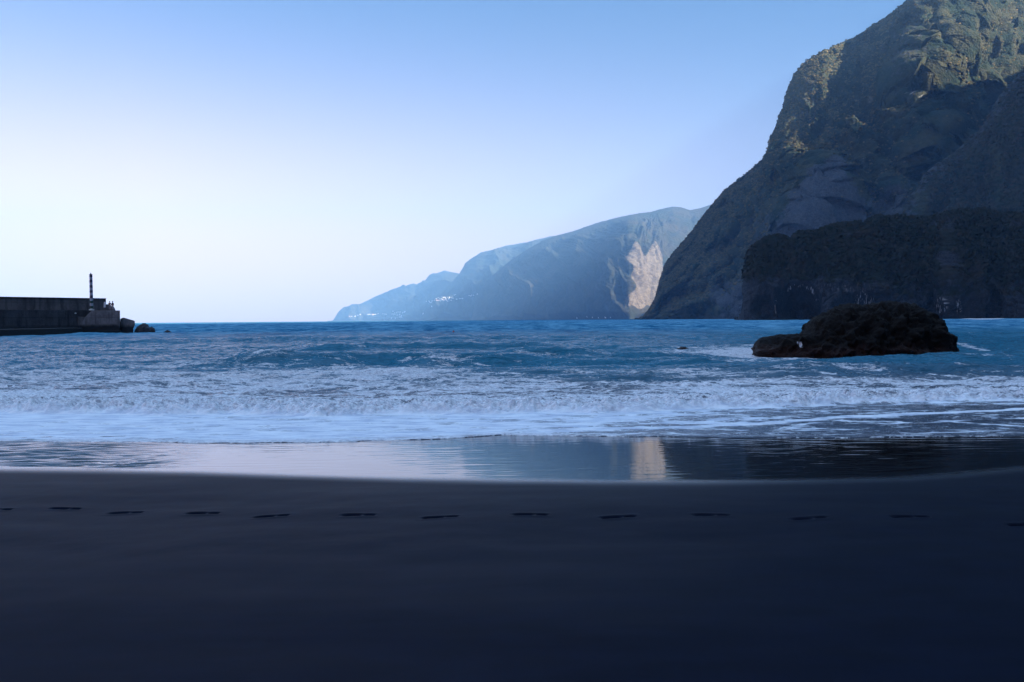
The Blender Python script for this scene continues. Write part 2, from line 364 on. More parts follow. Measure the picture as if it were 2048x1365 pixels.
def beach():
    xs = np.unique(np.concatenate([np.linspace(-5.2, 5.2, 900), np.geomspace(5.2, 260, 90), -np.geomspace(5.2, 260, 90)]))
    ys = np.unique(np.concatenate([-np.geomspace(1, 260, 40), np.linspace(-1, 5.6, 60), np.linspace(5.6, 7.6, 170), np.linspace(7.6, 14.5, 260), np.geomspace(14.5, 70, 40)]))
    X, Y = np.meshgrid(xs, ys); Z = sand_z0(X, Y)
    wy = wet_y(X)
    Z = np.where(Y > 25, Z - (Y - 25) * .02, Z) + np.clip(-Y - 2, 0, 300) * .05
    dry = sstep(.1, 1.5, wy - Y)
    Z += dry * (fbm(X * .5, Y * .8, 3, 2) * .018 + fbm(X * 3, Y * 3, 3, 8) * .002 + fbm(X * .12, Y * .2, 2, 12) * .05)
    # rills of the backwash at the left and right of the wet band
    qx, qy = proj(np.stack([X, Y, Z], -1))
    band = sstep(wy + .05, wy + .5, Y)
    rl = sstep(440, 160, qx) * band * 1.3 + sstep(1380, 1500, qx) * band * .06 + .03 * band
    a = .45 * (X + 3)
    rip = fbm((X + 1.6 * Y) * 1.1, (Y - .18 * X) * 7.0, 4, 21)
    Z += rl * rip * .032 + band * .0012 * fbm((X + 2.2 * Y) * .8, (Y - .1 * X) * 5.0, 3, 27) * sstep(1150, 900, qx)
    for (fx, fy, k) in feet:
        c = atz(np.array(fx), np.array(float(fy)), .44)
        for _ in range(6): c = atz(np.array(fx), np.array(float(fy)), float(sand_z0(c[0:1], c[1:2])[0]))
        u = X - c[0]; w = (Y - c[1]) - (u * ((.10 if k else -.10) + .05 * math.sin(fx * 2.3)))
        ball = np.exp(-(((u + .055) / .085) ** 4 + (w / .036) ** 4)); heel = np.exp(-(((u - .10) / .048) ** 4 + ((w) / .028) ** 4)); arch = np.exp(-((u / .1) ** 4 + ((w - .02) / .014) ** 2))
        dep = np.maximum(np.maximum(ball * .034, heel * .030), arch * .010)
        rim = np.exp(-(((u - .01) / .17) ** 4 + (w / .085) ** 4)) * .007
        Z += rim - dep * (1.0 + .2 * math.sin(fx * 1.7)) * (1 + .2 * pn(X * 25, Y * 25, 3))
    attrs = {'wet': sstep(-.42, .30, Y - wy), 'damp': np.exp(-np.clip(wy - Y, 0, 99) / 1.0), 'ripple': rl}
    me = grid_mesh('beach', np.stack([X, Y, Z], -1), attrs)
    m = M('black_sand')
    wet = m.attr('wet'); damp = m.attr('damp')
    g = m.noise(700, 2); g2 = m.noise(2.2, 5, m.map((1, 2.5, 1)))
    base = m.mix(m.rng(g2, .3, .7), (.0006, .0022, .0100), (.0013, .0036, .0145))
    base = m.mix(m.rng(g, .6, .75, 0, .5), base, (.009, .012, .022))
    base = m.mix(wet, base, (.006, .006, .008))
    ro = m.math('SUBTRACT', .62, m.math('MULTIPLY', damp, .22)); ro = m.math('SUBTRACT', ro, m.math('MULTIPLY', wet, .345), 0, True)
    ro = m.math('MAXIMUM', ro, m.math('MULTIPLY_ADD', wet, -.5, .53))
    sw_ = m.noise(1, 5, m.map((.25, 1.6, 1), (0, 0, .06)), .6); ro = m.math('ADD', ro, m.math('MULTIPLY', m.math('SUBTRACT', sw_, .5), m.math('MULTIPLY_ADD', wet, -.22, .22)))
    bn = m.bump(m.noise(160, 3), m.math('MULTIPLY_ADD', wet, -.25, .252), .004)
    rp = m.bump(m.noise(3.0, 4, m.map((.55, 5.5, 1), (0, 0, .12)), .6), m.math('MULTIPLY', m.attr('ripple'), .45), .012, bn)
    kind(link('beach', me, m.set(base=base, rough=ro, spec=m.math('MULTIPLY_ADD', wet, .42, .08), ior=m.math('MULTIPLY_ADD', wet, .22, 1.40), normal=rp)))
beach()

# ------------------------------------------------------------------ sea
BORE = [(-900, 822), (0, 822), (300, 825), (700, 826), (1000, 824), (1300, 822), (1500, 814), (1700, 806), (1900, 800), (2048, 797), (3000, 780)]     # foot of the broken wave
def w_line(pts, z):
    pts = np.array(pts, float); P = atz(pts[:, 0], pts[:, 1], z); return P[:, 0], P[:, 1]
_bx, _by = w_line(BORE, .10)
def bore_y(x): return np.interp(x, _bx, _by) + pn(x * .35, x * 0, 31) * .7 + pn(x * 1.3, x * 0 + 4, 33) * .25
FOAM_X = [0, 200, 400, 700, 1000, 1250, 1450, 1600, 1800, 2048]
FOAM = [  # photo row, foam cover across
    (640, [.0] * 10),
    (690, [0.06, 0.03, 0.0, 0.0, 0.0, 0.0, 0.02, 0.05, 0.02, 0.04]),
    (704, [0.15, 0.1, 0.05, 0.03, 0.0, 0.02, 0.45, 0.6, 0.05, 0.1]),
    (716, [0.25, 0.22, 0.08, 0.02, 0.0, 0.05, 0.25, 0.4, 0.2, 0.08]),
    (728, [0.34, 0.38, 0.12, 0.08, 0.08, 0.15, 0.22, 0.28, 0.3, 0.35]),
    (740, [0.31, 0.39, 0.31, 0.34, 0.29, 0.19, 0.17, 0.14, 0.21, 0.29]),
    (752, [0.44, 0.49, 0.51, 0.57, 0.49, 0.34, 0.34, 0.31, 0.31, 0.31]),
    (765, [0.51, 0.53, 0.51, 0.51, 0.49, 0.47, 0.49, 0.55, 0.57, 0.55]),
    (785, [0.51, 0.47, 0.43, 0.41, 0.41, 0.44, 0.51, 0.55, 0.59, 0.61]),
    (800, [0.53, 0.49, 0.43, 0.41, 0.43, 0.49, 0.55, 0.57, 0.51, 0.49]),
    (815, [0.63, 0.57, 0.49, 0.47, 0.51, 0.57, 0.51, 0.39, 0.31, 0.29]),
    (828, [0.78, 0.72, 0.68, 0.66, 0.66, 0.64, 0.5, 0.4, 0.32, 0.34]),
    (845, [0.8, 0.78, 0.74, 0.72, 0.7, 0.62, 0.42, 0.34, 0.3, 0.3]),
    (870, [0.82, 0.8, 0.78, 0.76, 0.72, 0.4, 0.36, 0.34, 0.32, 0.3]),
    (900, [0.85, 0.85, 0.82, 0.8, 0.75, 0.4, 0.3, 0.3, 0.3, 0.3])]
def sea():
    tc_ = np.tan(np.linspace(math.atan(-700 / F * 1.05), math.atan(2748 / F - 1024 / F), 10))
    t_in = (np.linspace(-60, 2110, 1250) - CX) / F
    t_out = np.geomspace(t_in[-1] + .004, 6, 60)
    t = np.concatenate([-t_out[::-1], t_in, t_out])
    y = [12.0]
    while y[-1] < 18500:
        d = y[-1]; y.append(d + (.024 if d < 15 else .028 if d < 21 else .05 if d < 30 else .07 if d < 42 else d * .0032 if d < 160 else d * .008 if d < 600 else d * .03))
    y = np.array(y); print('sea rows', len(y))
    T, Y = np.meshgrid(t, y); X = T * Y
    ly = lip_y(X)
    # rows near the shore follow the lip, so that the sheet of water ends exactly there
    Y0 = Y.copy()
    for _ in range(3):
        ly = lip_y(X); Y = np.where(Y0 < 40, ly + (Y0 - 12.0) * (40 - ly) / 28.0, Y0); X = T * Y
    ly = lip_y(X)
    D = Y
    by = bore_y(X); q = Y - by                     # behind the foot of the broken wave
    amp = sstep(.5, 9, q)
    wx = X + fbm(X / 9, Y / 9, 2, 3) * 3
    far = np.clip(1 - D / 900, .0, 1)
    Z = amp * (fbm(wx / 14, Y / 5.5, 3, 41) * .26 + fbm((wx + .5 * Y) / 3.4, (Y - .25 * X) / 1.25, 5, 43, .60) * .14 * sstep(420, 120, D)
               + (ridged((wx - .3 * Y) / 1.6, Y / .55, 3, 47) - .8) * .02 * sstep(150, 50, D))
    Z += sstep(60, 300, D) * fbm(wx / 40, Y / 17, 4, 49) * .28 * sstep(3000, 600, D)
    # the swell about to break, two older ones behind it
    qx, qy = proj(np.stack([X, Y, 0 * X], -1))
    def swell(y0, wx_, h, xs, front=.9, backw=3.0, s=0):
        c = y0 + fbm(X / 9., X * 0 + s, 3, 60 + s) * 1.8
        a = np.interp(qx, [p[0] for p in xs], [p[1] for p in xs]) * (1 + .7 * pn(X / 3.2, X * 0 + 2, 70 + s))
        r = Y - c
        return 1.6 * a * h * np.where(r < 0, np.exp(-(r / front) ** 2), np.exp(-(r / backw) ** 2))
    Z += swell(36.5, 0, .40, [(250, 0), (420, .5), (560, 1), (900, 1), (1050, .9), (1200, .55), (1400, .35), (1500, 0)], .8, 3.0, 1)
    Z += swell(40.5, 0, .26, [(900, 0), (1000, 1), (1400, .9), (1480, 0)], .7, 2.4, 7)
    Z += swell(56, 0, .34, [(-100, .1), (560, .3), (650, 1), (1050, 1), (1150, .5), (1300, .2)], 1.2, 5, 2)
    Z += swell(83, 0, .40, [(-100, .2), (500, .6), (900, .8), (1300, .6), (2048, .4)], 2.0, 7, 3)
    Z += swell(30.5, 0, .16, [(-100, .3), (300, .8), (700, .4), (1500, .8), (1700, 1), (2200, 1)], .7, 2.5, 4)
    Z += swell(36.0, 0, .22, [(1500, 0), (1650, .5), (1850, 1), (2000, 1), (2300, .5)], 1.0, 2.0, 5)
    # the bore: a tumbling foam front, highest just behind its foot
    front = sstep(-.05, .5, q); hb = (.19 + .08 * pn(X / 2.4, X * 0 + 6, 81)) * np.exp(-np.clip(q - .5, 0, 99) / 3.6)
    hb = hb * np.interp(qx, [0, 1500, 1800, 2100], [1, 1, .8, .9])
    wv = fbm(X / .4, Y / .4, 3, 84); c1, i1 = cell(X / .42 + wv, Y / .42 + wv, 85); c2, i2 = cell(X / .17 + wv, Y / .16 - wv, 87)
    lumps = ((1 - np.clip(c1, 0, 1) ** 2) * .07 * (.3 + 1.2 * i1) + (1 - np.clip(c2, 0, 1) ** 2) * .045 * (.3 + 1.2 * i2) + fbm(X / .45, Y / .45, 5, 89, .6) * .11)
    lm = sstep(-.05, .35, q) * np.exp(-np.clip(q - .8, 0, 99) / 2.2)
    Z += front * hb + lumps * lm - .06 * lm
    Z += sstep(2, 5, q) * (1 - sstep(9, 16, q)) * (fbm(X / .9, Y / .7, 4, 95) * .06)
    # mean level falls from the swash to the open sea
    base = np.where(q < 0, 0, 0)
    zs = .12 + SL * (Y_LIP - Y)
    lvl = np.maximum(zs + .016 * (1 - np.exp(-np.clip(Y - ly, 0, 9) / .03)) , .035 + 0 * X)
    lvl = lvl * (1 - sstep(6, 20, q)) 
    Z = Z + lvl
    sw = sstep(.1, .8, Y - ly) * (1 - front)
    Z += sw * (fbm(X / .8, Y / .25, 4, 99) * .012 + fbm(X / .25, Y / .12, 3, 98) * .003)
    # a second thin lip, right
    l1 = np.interp(X, *w_line(LIP2, .09)) + pn(X * 1.1, X * 0, 15) * .15
    m1 = sstep(985, 1060, qx); Z += m1 * .022 * sstep(-.02, .05, Y - l1) * (1 - front)
    l2 = np.interp(X, *w_line([(-900, 700), (1500, 760), (1840, 838), (1930, 845), (2048, 852), (2300, 862)], .05))
    m2 = sstep(1800, 1880, qx)
    Z += .014 * m2 * np.exp(-((Y - l2) / .06) ** 2)
    Z = np.where(Y <= ly + .001, zs - .03, Z)
    # foam cover
    P = np.stack([X, Y, Z], -1)
    rows = np.array([r[0] for r in FOAM], float); tab = np.array([r[1] for r in FOAM])
    qyt = qy + (qx - 1024) * 0.0
    cols = np.stack([np.interp(qyt, rows, tab[:, j]) for j in range(tab.shape[1])], -1)
    xi = np.clip(qx, 0, 2047.9); j = np.clip(np.searchsorted(FOAM_X, xi, 'right') - 1, 0, len(FOAM_X) - 2)
    fx = np.array(FOAM_X, float); ft = (xi - fx[j]) / (fx[j + 1] - fx[j])
    foam = np.take_along_axis(cols, j[..., None], 2)[..., 0] * (1 - ft) + np.take_along_axis(cols, (j + 1)[..., None], 2)[..., 0] * ft
    foam = np.clip(foam + (fbm(wx / 4.5, Y / 2.6, 3, 111) * .34 + fbm(wx / 16, Y / 5, 2, 113) * .25) * sstep(.03, .3, foam) * sstep(0, 3, q), 0, 1)
    foam += .20 * lm + .22 * np.exp(-((q - .15) / .3) ** 2) - .3 * np.exp(-((Y - ly - .01) / .03) ** 2) * sstep(1060, 980, qx)  # foam thinned along the lip to draw its thin dark shadow line
    foam += 1.1 * np.exp(-((Y - l1 - .05) / .06) ** 2) * sstep(1000, 1300, qx) + .6 * m2 * np.exp(-((Y - l2) / .08) ** 2) * sstep(-.2, .3, pn(X * 2, X * 0, 7))
    # white water round the rocks and along the headland
    wn = fbm(X / 2.5, Y / 2., 4, 55)
    rk = blob(qx + wn * 60, qy + wn * 9, 1520, 704, 130, 12, .9) * .42 + np.exp(-((qy - (690 + (qx - 1900) * .17)) / 2.2) ** 2) * sstep(1900, 1920, qx) * sstep(2040, 1990, qx) * .5
    foam += rk + .9 * blob(qx, qy, 1965, 637.5, 34, 1.8, .5) + .25 * sstep(641, 637.5, qy) * sstep(1290, 1340, qx)
    foam += .45 * np.exp(-((qy - 714 - wn * 2) / 2.5) ** 2) * sstep(1500, 1530, qx) * sstep(1720, 1650, qx) * sstep(-.3, .3, wn)
    dark = sstep(1550, 1650, qx) * blob(qx, qy, 1820, 722, 260, 10, .6)
    foam -= .35 * dark
    foam += .20 * sstep(.10, .34, Z + .05 * pn(X * 1.5, Y * 2, 9)) * sstep(14, 22, q) * sstep(160, 60, D) * sstep(-.1, .25, fbm(X / 1.7, Y / .8, 3, 131))
    shallow = 1 - sstep(3, 16, q)
    me = grid_mesh('sea', P, {'foam': foam, 'shallow': shallow, 'bore': np.clip(lm, 0, 1), 'swash': np.clip(sw, 0, 1)})
    m = M('sea_water')
    fo = m.attr('foam')
    n1 = m.noise(1.0, 7, m.map((.6, 1.7, 1)), .7, .6); n2 = m.noise(6.0, 6, m.map((1, 2.4, 1)), .7, .8)
    v1 = m.voro(1.2, m.map((1, 1.9, 1)), 'DISTANCE_TO_EDGE'); v2 = m.voro(4.5, m.map((1, 1.8, 1)), 'DISTANCE_TO_EDGE')
    lace = m.math('SUBTRACT', 1, m.math('MULTIPLY', m.math('MINIMUM', v1, m.math('MULTIPLY', v2, 2.2)), 2.2))
    pat = m.math('ADD', m.math('ADD', m.math('MULTIPLY', n1, .64), m.math('MULTIPLY', n2, .22)), m.math('MULTIPLY', lace, .20))
    th = m.math('SUBTRACT', .745, m.math('MULTIPLY', fo, .36))
    f = m.rng(m.math('SUBTRACT', pat, th), -.035, .055)
    soft = m.math('ADD', m.math('MULTIPLY', m.rng(fo, .15, .95), .34), m.math('MULTIPLY', m.attr('swash'), m.math('MULTIPLY', m.rng(fo, .5, .8, 0, .5), m.rng(m.noise(2.2, 6, m.map((.6, 2.6, 1), (0, 0, .08)), .65), .35, .62, .25, 1.0))))      # thin milky film of bubbles
    f = m.math('MAXIMUM', f, soft)
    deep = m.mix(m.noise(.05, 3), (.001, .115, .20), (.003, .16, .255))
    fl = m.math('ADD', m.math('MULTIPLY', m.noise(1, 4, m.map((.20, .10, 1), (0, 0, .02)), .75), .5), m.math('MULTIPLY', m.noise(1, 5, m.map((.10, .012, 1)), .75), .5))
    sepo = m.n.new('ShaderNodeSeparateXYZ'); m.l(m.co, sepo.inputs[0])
    farc = m.mix(m.rng(fl, .40, .60), (.015, .13, .25), (.17, .40, .55)); farc = m.mix(m.rng(sepo.outputs[1], 1500, 3200), farc, (.015, .085, .14))  # sky reflection painted as blue-teal streaks, darkened farthest out to offset sunlight
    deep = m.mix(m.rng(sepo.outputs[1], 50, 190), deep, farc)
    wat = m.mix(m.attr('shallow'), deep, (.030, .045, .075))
    fc = m.mix(m.rng(m.math('ADD', m.math('MULTIPLY', n2, .6), m.math('MULTIPLY', m.noise(17, 4, m.map((1, 2, 1))), .4)), .38, .62), (.40, .39, .44), (.92, .92, .93))
    st2 = m.noise(1, 6, m.map((1.1, 5.5, 1), (0, 0, .07)), .68); fc = m.mix(m.attr('swash'), fc, m.mix(m.rng(st2, .36, .60), (.56, .60, .70), (.90, .92, .95)))
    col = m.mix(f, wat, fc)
    ro = m.math('MAXIMUM', m.math('MULTIPLY_ADD', f, .70, .10), m.rng(sepo.outputs[1], 60, 1200, .08, .45))
    b1 = m.noise(1.0, 5, m.map((.9, 2.4, 1), (0, 0, .1)), .65); b2 = m.noise(5.5, 4, m.map((1, 2.2, 1), (0, 0, -.15)), .6); b3 = m.noise(.22, 3, m.map((1, 2.6, 1)))
    hh = m.math('ADD', m.math('ADD', m.math('MULTIPLY', b1, .34), m.math('MULTIPLY', b2, .06)), m.math('MULTIPLY', b3, 1.0))
    hh = m.math('ADD', m.math('MULTIPLY', hh, m.math('SUBTRACT', 1, m.math('MULTIPLY', m.attr('shallow'), .86))), m.math('MULTIPLY', f, .012))
    bmp = m.bump(hh, 1.0, 1.0); m.set(base=col, rough=ro, spec=.42, ior=1.333, normal=bmp)
    df = m.n.new('ShaderNodeBsdfDiffuse'); m.l(col, df.inputs[0]); m.l(bmp, df.inputs['Normal'])   # matte far sea; its colour stands in for the mirrored sky
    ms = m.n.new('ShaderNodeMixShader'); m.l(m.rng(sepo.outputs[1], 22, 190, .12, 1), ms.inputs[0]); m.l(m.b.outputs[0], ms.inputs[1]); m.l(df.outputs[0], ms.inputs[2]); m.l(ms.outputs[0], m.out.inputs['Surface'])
    kind(link('sea', me, m.m))
sea()
#REST
# ------------------------------------------------------------------ scrub on the slopes
def scrub(key, n, r, leaf, label, lim, tones, seed, per=14, boost=None):
    P, nrm, (qx, qy), rock, Vf, Vb = SURF[key]; rng = np.random.default_rng(seed)
    w = (qx < lim[1]) * (qx > lim[0]) * (qy > -60) * (Vb < .15) * (Vf > .12) * np.clip(1.1 - rock * 1.3, .03, 1)
    if boost is not None: w = w * boost(qx, qy, Vf)
    w = w.reshape(-1).astype(float); idx = rng.choice(len(w), n, p=w / w.sum())
    c = P.reshape(-1, 3)[idx]; nn = nrm.reshape(-1, 3)[idx]
    rr = r * rng.uniform(.45, 1.35, n) ** 1.2; c = c + nn * (rr * .12)[:, None] + np.array([0, 0, 1]) * (rr * .2)[:, None]
    d = rng.normal(size=(n, per, 3)); d /= np.linalg.norm(d, axis=-1, keepdims=True); d[..., 2] = np.abs(d[..., 2]) * .9 - .15
    pos = c[:, None] + d * (rr[:, None] * rng.uniform(.55, 1.0, (n, per)))[..., None] * np.array([1, 1, .8])
    a = np.cross(d, rng.normal(size=d.shape)); a /= np.linalg.norm(a, axis=-1, keepdims=True); b = np.cross(d, a) + d * rng.normal(size=d.shape[:2])[..., None] * .35
    sz = (leaf * rr[:, None] / r * rng.uniform(.6, 1.3, (n, per)))[..., None]
    q = np.stack([pos - a * sz - b * sz * .6, pos + a * sz * .8 - b * sz, pos + a * sz + b * sz * .7, pos - a * sz * .7 + b * sz], 2).reshape(-1, 3)
    me = bpy.data.meshes.new('scrub'); me.vertices.add(len(q)); me.vertices.foreach_set('co', q.reshape(-1).astype(np.float32))
    me.loops.add(len(q)); me.loops.foreach_set('vertex_index', np.arange(len(q), dtype=np.int32)); nf = len(q) // 4
    me.polygons.add(nf); me.polygons.foreach_set('loop_start', (np.arange(nf) * 4).astype(np.int32)); me.polygons.foreach_set('use_smooth', np.ones(nf, bool)); me.update(calc_edges=True)
    vn = d + nn[:, None] * .9; vn /= np.linalg.norm(vn, axis=-1, keepdims=True); me.normals_split_custom_set_from_vertices(np.repeat(vn.reshape(-1, 3), 4, 0).astype(np.float32))
    at_ = me.attributes.new('tone', 'FLOAT', 'POINT'); at_.data.foreach_set('value', np.repeat(rng.random(n), per * 4).astype(np.float32))
    m = M('scrub_leaves'); cc = m.mix(m.rng(m.attr('tone'), 0, .6, smooth=False), tones[0], tones[1]); cc = m.mix(m.rng(m.attr('tone'), .75, 1), cc, tones[2])
    o = link('scrub', me, m.set(base=cc, rough=.9, spec=.15)); kind(o, 'stuff'); o['label'] = label
scrub('mountain51', 42000, 3.1, 1.35, 'dense brown green scrub covering the tall mountain slope', (1280, 2100), ((.032, .044, .021), (.118, .096, .042), (.155, .118, .058)), 5)
scrub('mountain67', 8000, 3.9, 1.5, 'dark scrub on the nearer right hand mountain spur', (1760, 2100), ((.020, .026, .014), (.040, .038, .022), (.06, .046, .032)), 6)
scrub('headland83', 9000, 2.4, .95, 'dark trees and bushes crowning the low headland', (1470, 2100), ((.008, .013, .006), (.018, .018, .010), (.032, .026, .016)), 7, 16, lambda x, y, v: sstep(600, 520, y) + 3 * (v > .9))
# ------------------------------------------------------------------ rocks in the water
def rock_mat(name, c1, c2, cr, zlow, sc=1.0):
    m = M(name); sep = m.n.new('ShaderNodeSeparateXYZ'); m.l(m.co, sep.inputs[0])
    n = m.noise(.9 * sc, 6, rough=.65); n2 = m.noise(4 * sc, 4)
    col = m.mix(m.rng(n, .35, .65), c1, c2)
    z = m.math('ADD', sep.outputs[2], m.math('MULTIPLY', n, .9))
    col = m.mix(m.rng(z, zlow, zlow + .5, 1, 0), col, cr)
    col = m.mix(m.rng(n2, .62, .72, 0, .5), col, tuple(min(1, c * 2.2) for c in c2))
    col = m.mix(m.rng(m.attr('pale'), .3, .7), col, (.7, .72, .78))
    ro = m.rng(z, zlow, zlow + .6, .45, .85)
    h = m.math('ADD', m.noise(2.2 * sc, 6, rough=.7), m.math('MULTIPLY', m.noise(7 * sc, 4), .3))
    return m.set(base=col, rough=ro, spec=.2, normal=m.bump(h, .9, .22 / sc))
m_bas = rock_mat('black_basalt', (.004, .0036, .004), (.008, .0065, .0065), (.020, .008, .007), .75)
m_bould = rock_mat('dark_boulder', (.05, .045, .05), (.085, .075, .08), (.02, .02, .022), .35)
def loft_rock(name, sil, D, depth, mat, amp, seed, pale=None, nu=260, nf=120, pw=.72, freq=1.0):
    sil = np.array(sil, float); px = np.linspace(sil[0, 0], sil[-1, 0], nu); sy = np.interp(px, sil[:, 0], sil[:, 1])
    top = at(px, sy, D); hgt = np.maximum(top[:, 2], .05) + .6
    w = np.sin(np.linspace(0, 1, nu) * math.pi) ** .45 * (.25 + .75 * (hgt / hgt.max()) ** .8)
    ph = np.linspace(-.02, 1.02, nf) * math.pi
    c, s = np.cos(ph), np.sin(ph)
    cc = np.sign(c) * np.abs(c) ** pw; ss = np.sign(s) * np.abs(s) ** pw
    y = D - depth * w[None, :] * cc[:, None]; z = -.6 + hgt[None, :] * ss[:, None]
    k = (top[:, 0] / D)[None, :]; x = top[:, 0][None, :] + 0 * y + (y - D) * k * .3
    P = np.stack([x, y, z], -1); n = grid_normals(P)
    if n[nf // 4, nu // 2, 1] > 0: n = -n
    a, b, cz = x * freq, y * freq, z * freq
    d = (ridged(a * .8 + cz * .3, b * .8 + cz * .9, 4, seed) - .7) * .55 + fbm(a * 2.2 + b, cz * 2.2 - b * .5, 4, seed + 4) * .55
    cl, ci = cell(a * 1.3 + b * .4, cz * 1.6 + b * .3, seed + 8); d += (ci - .5) * 1.1 * sstep(.8, .3, cl)
    d += (np.abs((cz * 1.25 + .25 * a + fbm(a * .7, b * .7, 3, seed + 12) * 1.2) % 1 - .5) - .25) * 1.1 * sstep(.0, .8, np.abs(z) / 3)
    P = P + n * (d * amp * (.35 + .65 * w[None, :] / w.max()) * (1 - .6 * ss[:, None] ** 6))[..., None]
    qx, qy = proj(P); pv = 0 * x if pale is None else pale(qx, qy, ss[:, None] + 0 * x, c[:, None] + 0 * x)
    return link(name, grid_mesh(name, P, {'pale': pv}), mat)
big = [(1512, 712), (1514, 690), (1518, 681), (1524, 677), (1541, 677), (1574, 673), (1602, 671), (1620, 664), (1627, 655), (1629, 643), (1639, 637), (1656, 633), (1674, 620), (1696, 615), (1726, 617), (1752, 613), (1778, 609), (1801, 610),
       (1832, 617), (1850, 626), (1874, 640), (1890, 656), (1898, 679), (1908, 694), (1912, 712)]
def big_pale(qx, qy, s, c):
    w = fbm(qx / 4., qy / 5., 3, 3); return 1.1 * blob(qx - (qy - 689) * .35 + w * 5, qy, 1600, 689, 4.5, 6.5, .5) * (c > 0)
tag(loft_rock('sea_rock', big, 44.0, 3.3, m_bas, .66, 5, big_pale, 420, 200), 'massive black humped rock with a low reddish arm, standing in the surf before the headland', 'rock')
tag(loft_rock('sea_rock', [(1351, 702), (1354, 697), (1362, 694), (1370, 694), (1377, 698), (1379, 702)], 53.0, .5, m_bas, .10, 15, None, 60, 40, freq=2.5),
    'small lone dark rock just breaking the surface left of the big humped rock', 'rock')
tag(loft_rock('boulder', [(269, 664), (272, 658), (280, 651), (287, 647.5), (294, 649), (299, 656), (303, 664)], 172.0, 1.6, m_bould, .35, 25, None, 80, 50, freq=.8),
    'larger rounded boulder in the sea past the tilted block at the breakwater end', 'boulder')
tag(loft_rock('boulder', [(295, 665), (298, 656), (303, 653.5), (308, 657), (310.5, 665)], 173.0, 1.0, m_bould, .2, 35, None, 60, 40, freq=1.2),
    'smaller angular boulder, outermost of the pair beyond the breakwater', 'boulder')
tag(loft_rock('boulder', [(327, 665), (331, 662), (335, 660.5), (339, 662), (343, 665)], 165.0, .6, m_bould, .1, 45, None, 50, 30, freq=1.5),
    'tiny rock awash in the open water right of the breakwater boulders', 'boulder')

# ------------------------------------------------------------------ breakwater
def mesh_from(name, verts, faces, mats, parent=None, mi=None, bevel=0.0, smooth=False):
    me = bpy.data.meshes.new(name); me.from_pydata([tuple(map(float, v)) for v in verts], [], faces); me.update()
    o = link(name, me, mats, parent)
    if mi is not None: me.polygons.foreach_set('material_index', mi)
    if smooth: me.polygons.foreach_set('use_smooth', [True] * len(me.polygons))
    if bevel:
        b = o.modifiers.new('bevel', 'BEVEL'); b.width = bevel; b.segments = 2; b.limit_method = 'ANGLE'
    return o
def empty(name, loc, label, cat, group=None):
    o = bpy.data.objects.new(name, None); COL.objects.link(o); o.location = loc; o.empty_display_size = .5
    return tag(o, label, cat, group)
def prism(face, back):
    """a side view outline (world points, front face) pushed back by the vector `back`"""
    n = len(face); v = [np.array(p) for p in face] + [np.array(p) + back for p in face]
    f = [tuple(range(n)), tuple(range(2 * n - 1, n - 1, -1))] + [((i + 1) % n, i, n + i, n + (i + 1) % n) for i in range(n)]
    return v, f
def conc_mat(name, c1, c2, zd):
    m = M(name); sep = m.n.new('ShaderNodeSeparateXYZ'); m.l(m.co, sep.inputs[0])
    n = m.noise(.35, 6, rough=.65); st = m.noise(1, 5, m.map((1.2, 1.2, .16)), .6); n2 = m.noise(2.5, 5)
    col = m.mix(m.rng(n, .35, .65), c1, c2)
    col = m.mix(m.rng(st, .45, .7, 0, .75), col, tuple(c * .4 for c in c1))
    col = m.mix(m.rng(n2, .6, .75, 0, .3), col, tuple(min(1, c * 1.8) for c in c2))
    lift = m.math('SUBTRACT', 1, m.rng(m.math('FRACT', m.math('MULTIPLY', sep.outputs[2], .62)), .0, .06))
    col = m.mix(m.math('MULTIPLY', lift, .55), col, tuple(c * .35 for c in c1))
    z = m.math('ADD', sep.outputs[2], m.math('MULTIPLY', st, 1.2))
    col = m.mix(m.rng(z, zd, zd + .8, 1, 0), col, (.014, .014, .016))
    return m.set(base=col, rough=.9, spec=.2, normal=m.bump(m.math('ADD', n2, m.math('MULTIPLY', lift, -.6)), .8, .08))
m_con = conc_mat('weathered_concrete', (.12, .105, .11), (.195, .17, .175), 1.9)
m_con2 = conc_mat('dark_concrete', (.10, .09, .098), (.165, .148, .155), 1.6)
m_con3 = conc_mat('darkened_concrete', (.045, .04, .045), (.075, .068, .075), 1.6)  # darkened so the shade of the recesses between buttresses is in the colour
bw = empty('breakwater', (-95, 172, 0), 'long dark stained concrete breakwater reaching into the sea, with a stepped end', 'breakwater')
bw_inv = -np.array([-95, 172, 0.0])
def loc(v): return [np.array(p) + bw_inv for p in v]
def line_pt(px, d, z): return at(np.array(float(px)), 640.0, d) * np.array([1, 1, 0]) + np.array([0, 0, z])
def wall(name, px0, d0, px1, d1, z0, z1, th, mat, z1b=None, bevel=.06, off=0):
    a, b = line_pt(px0, d0, 0), line_pt(px1, d1, 0); dr = (b - a) / np.linalg.norm(b - a); bk = np.array([-dr[1], dr[0], 0]); a = a - bk * off; b = b - bk * off; bk = bk * th
    zz = z1 if z1b is None else z1b
    face = [a + [0, 0, z0], b + [0, 0, z0], b + [0, 0, zz], a + [0, 0, z1]]
    v, f = prism(face, bk); return mesh_from(name, loc(v), f, mat, bw, bevel=bevel)
wall('parapet', -500, 132, 213, 178, 4.6, 7.42, 1.6, m_con2)
wall('parapet_cap', -500, 131.8, 213.6, 177.8, 7.425, 7.62, 2.0, m_con2)
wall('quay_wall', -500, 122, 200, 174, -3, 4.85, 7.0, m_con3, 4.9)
dq = lambda p: 122 + 52 * (p + 500) / 700
for q0, q1 in ((-500, -150), (-149, 12), (13.5, 84), (85.5, 146)): wall('quay_slab', q0, dq(q0), q1, dq(q1), 3.45, 4.62, .88, m_con, off=.9)
wall('apron', -500, 84, 165, 165, -3, 1.15, 5.0, m_con3, 1.2, .2)
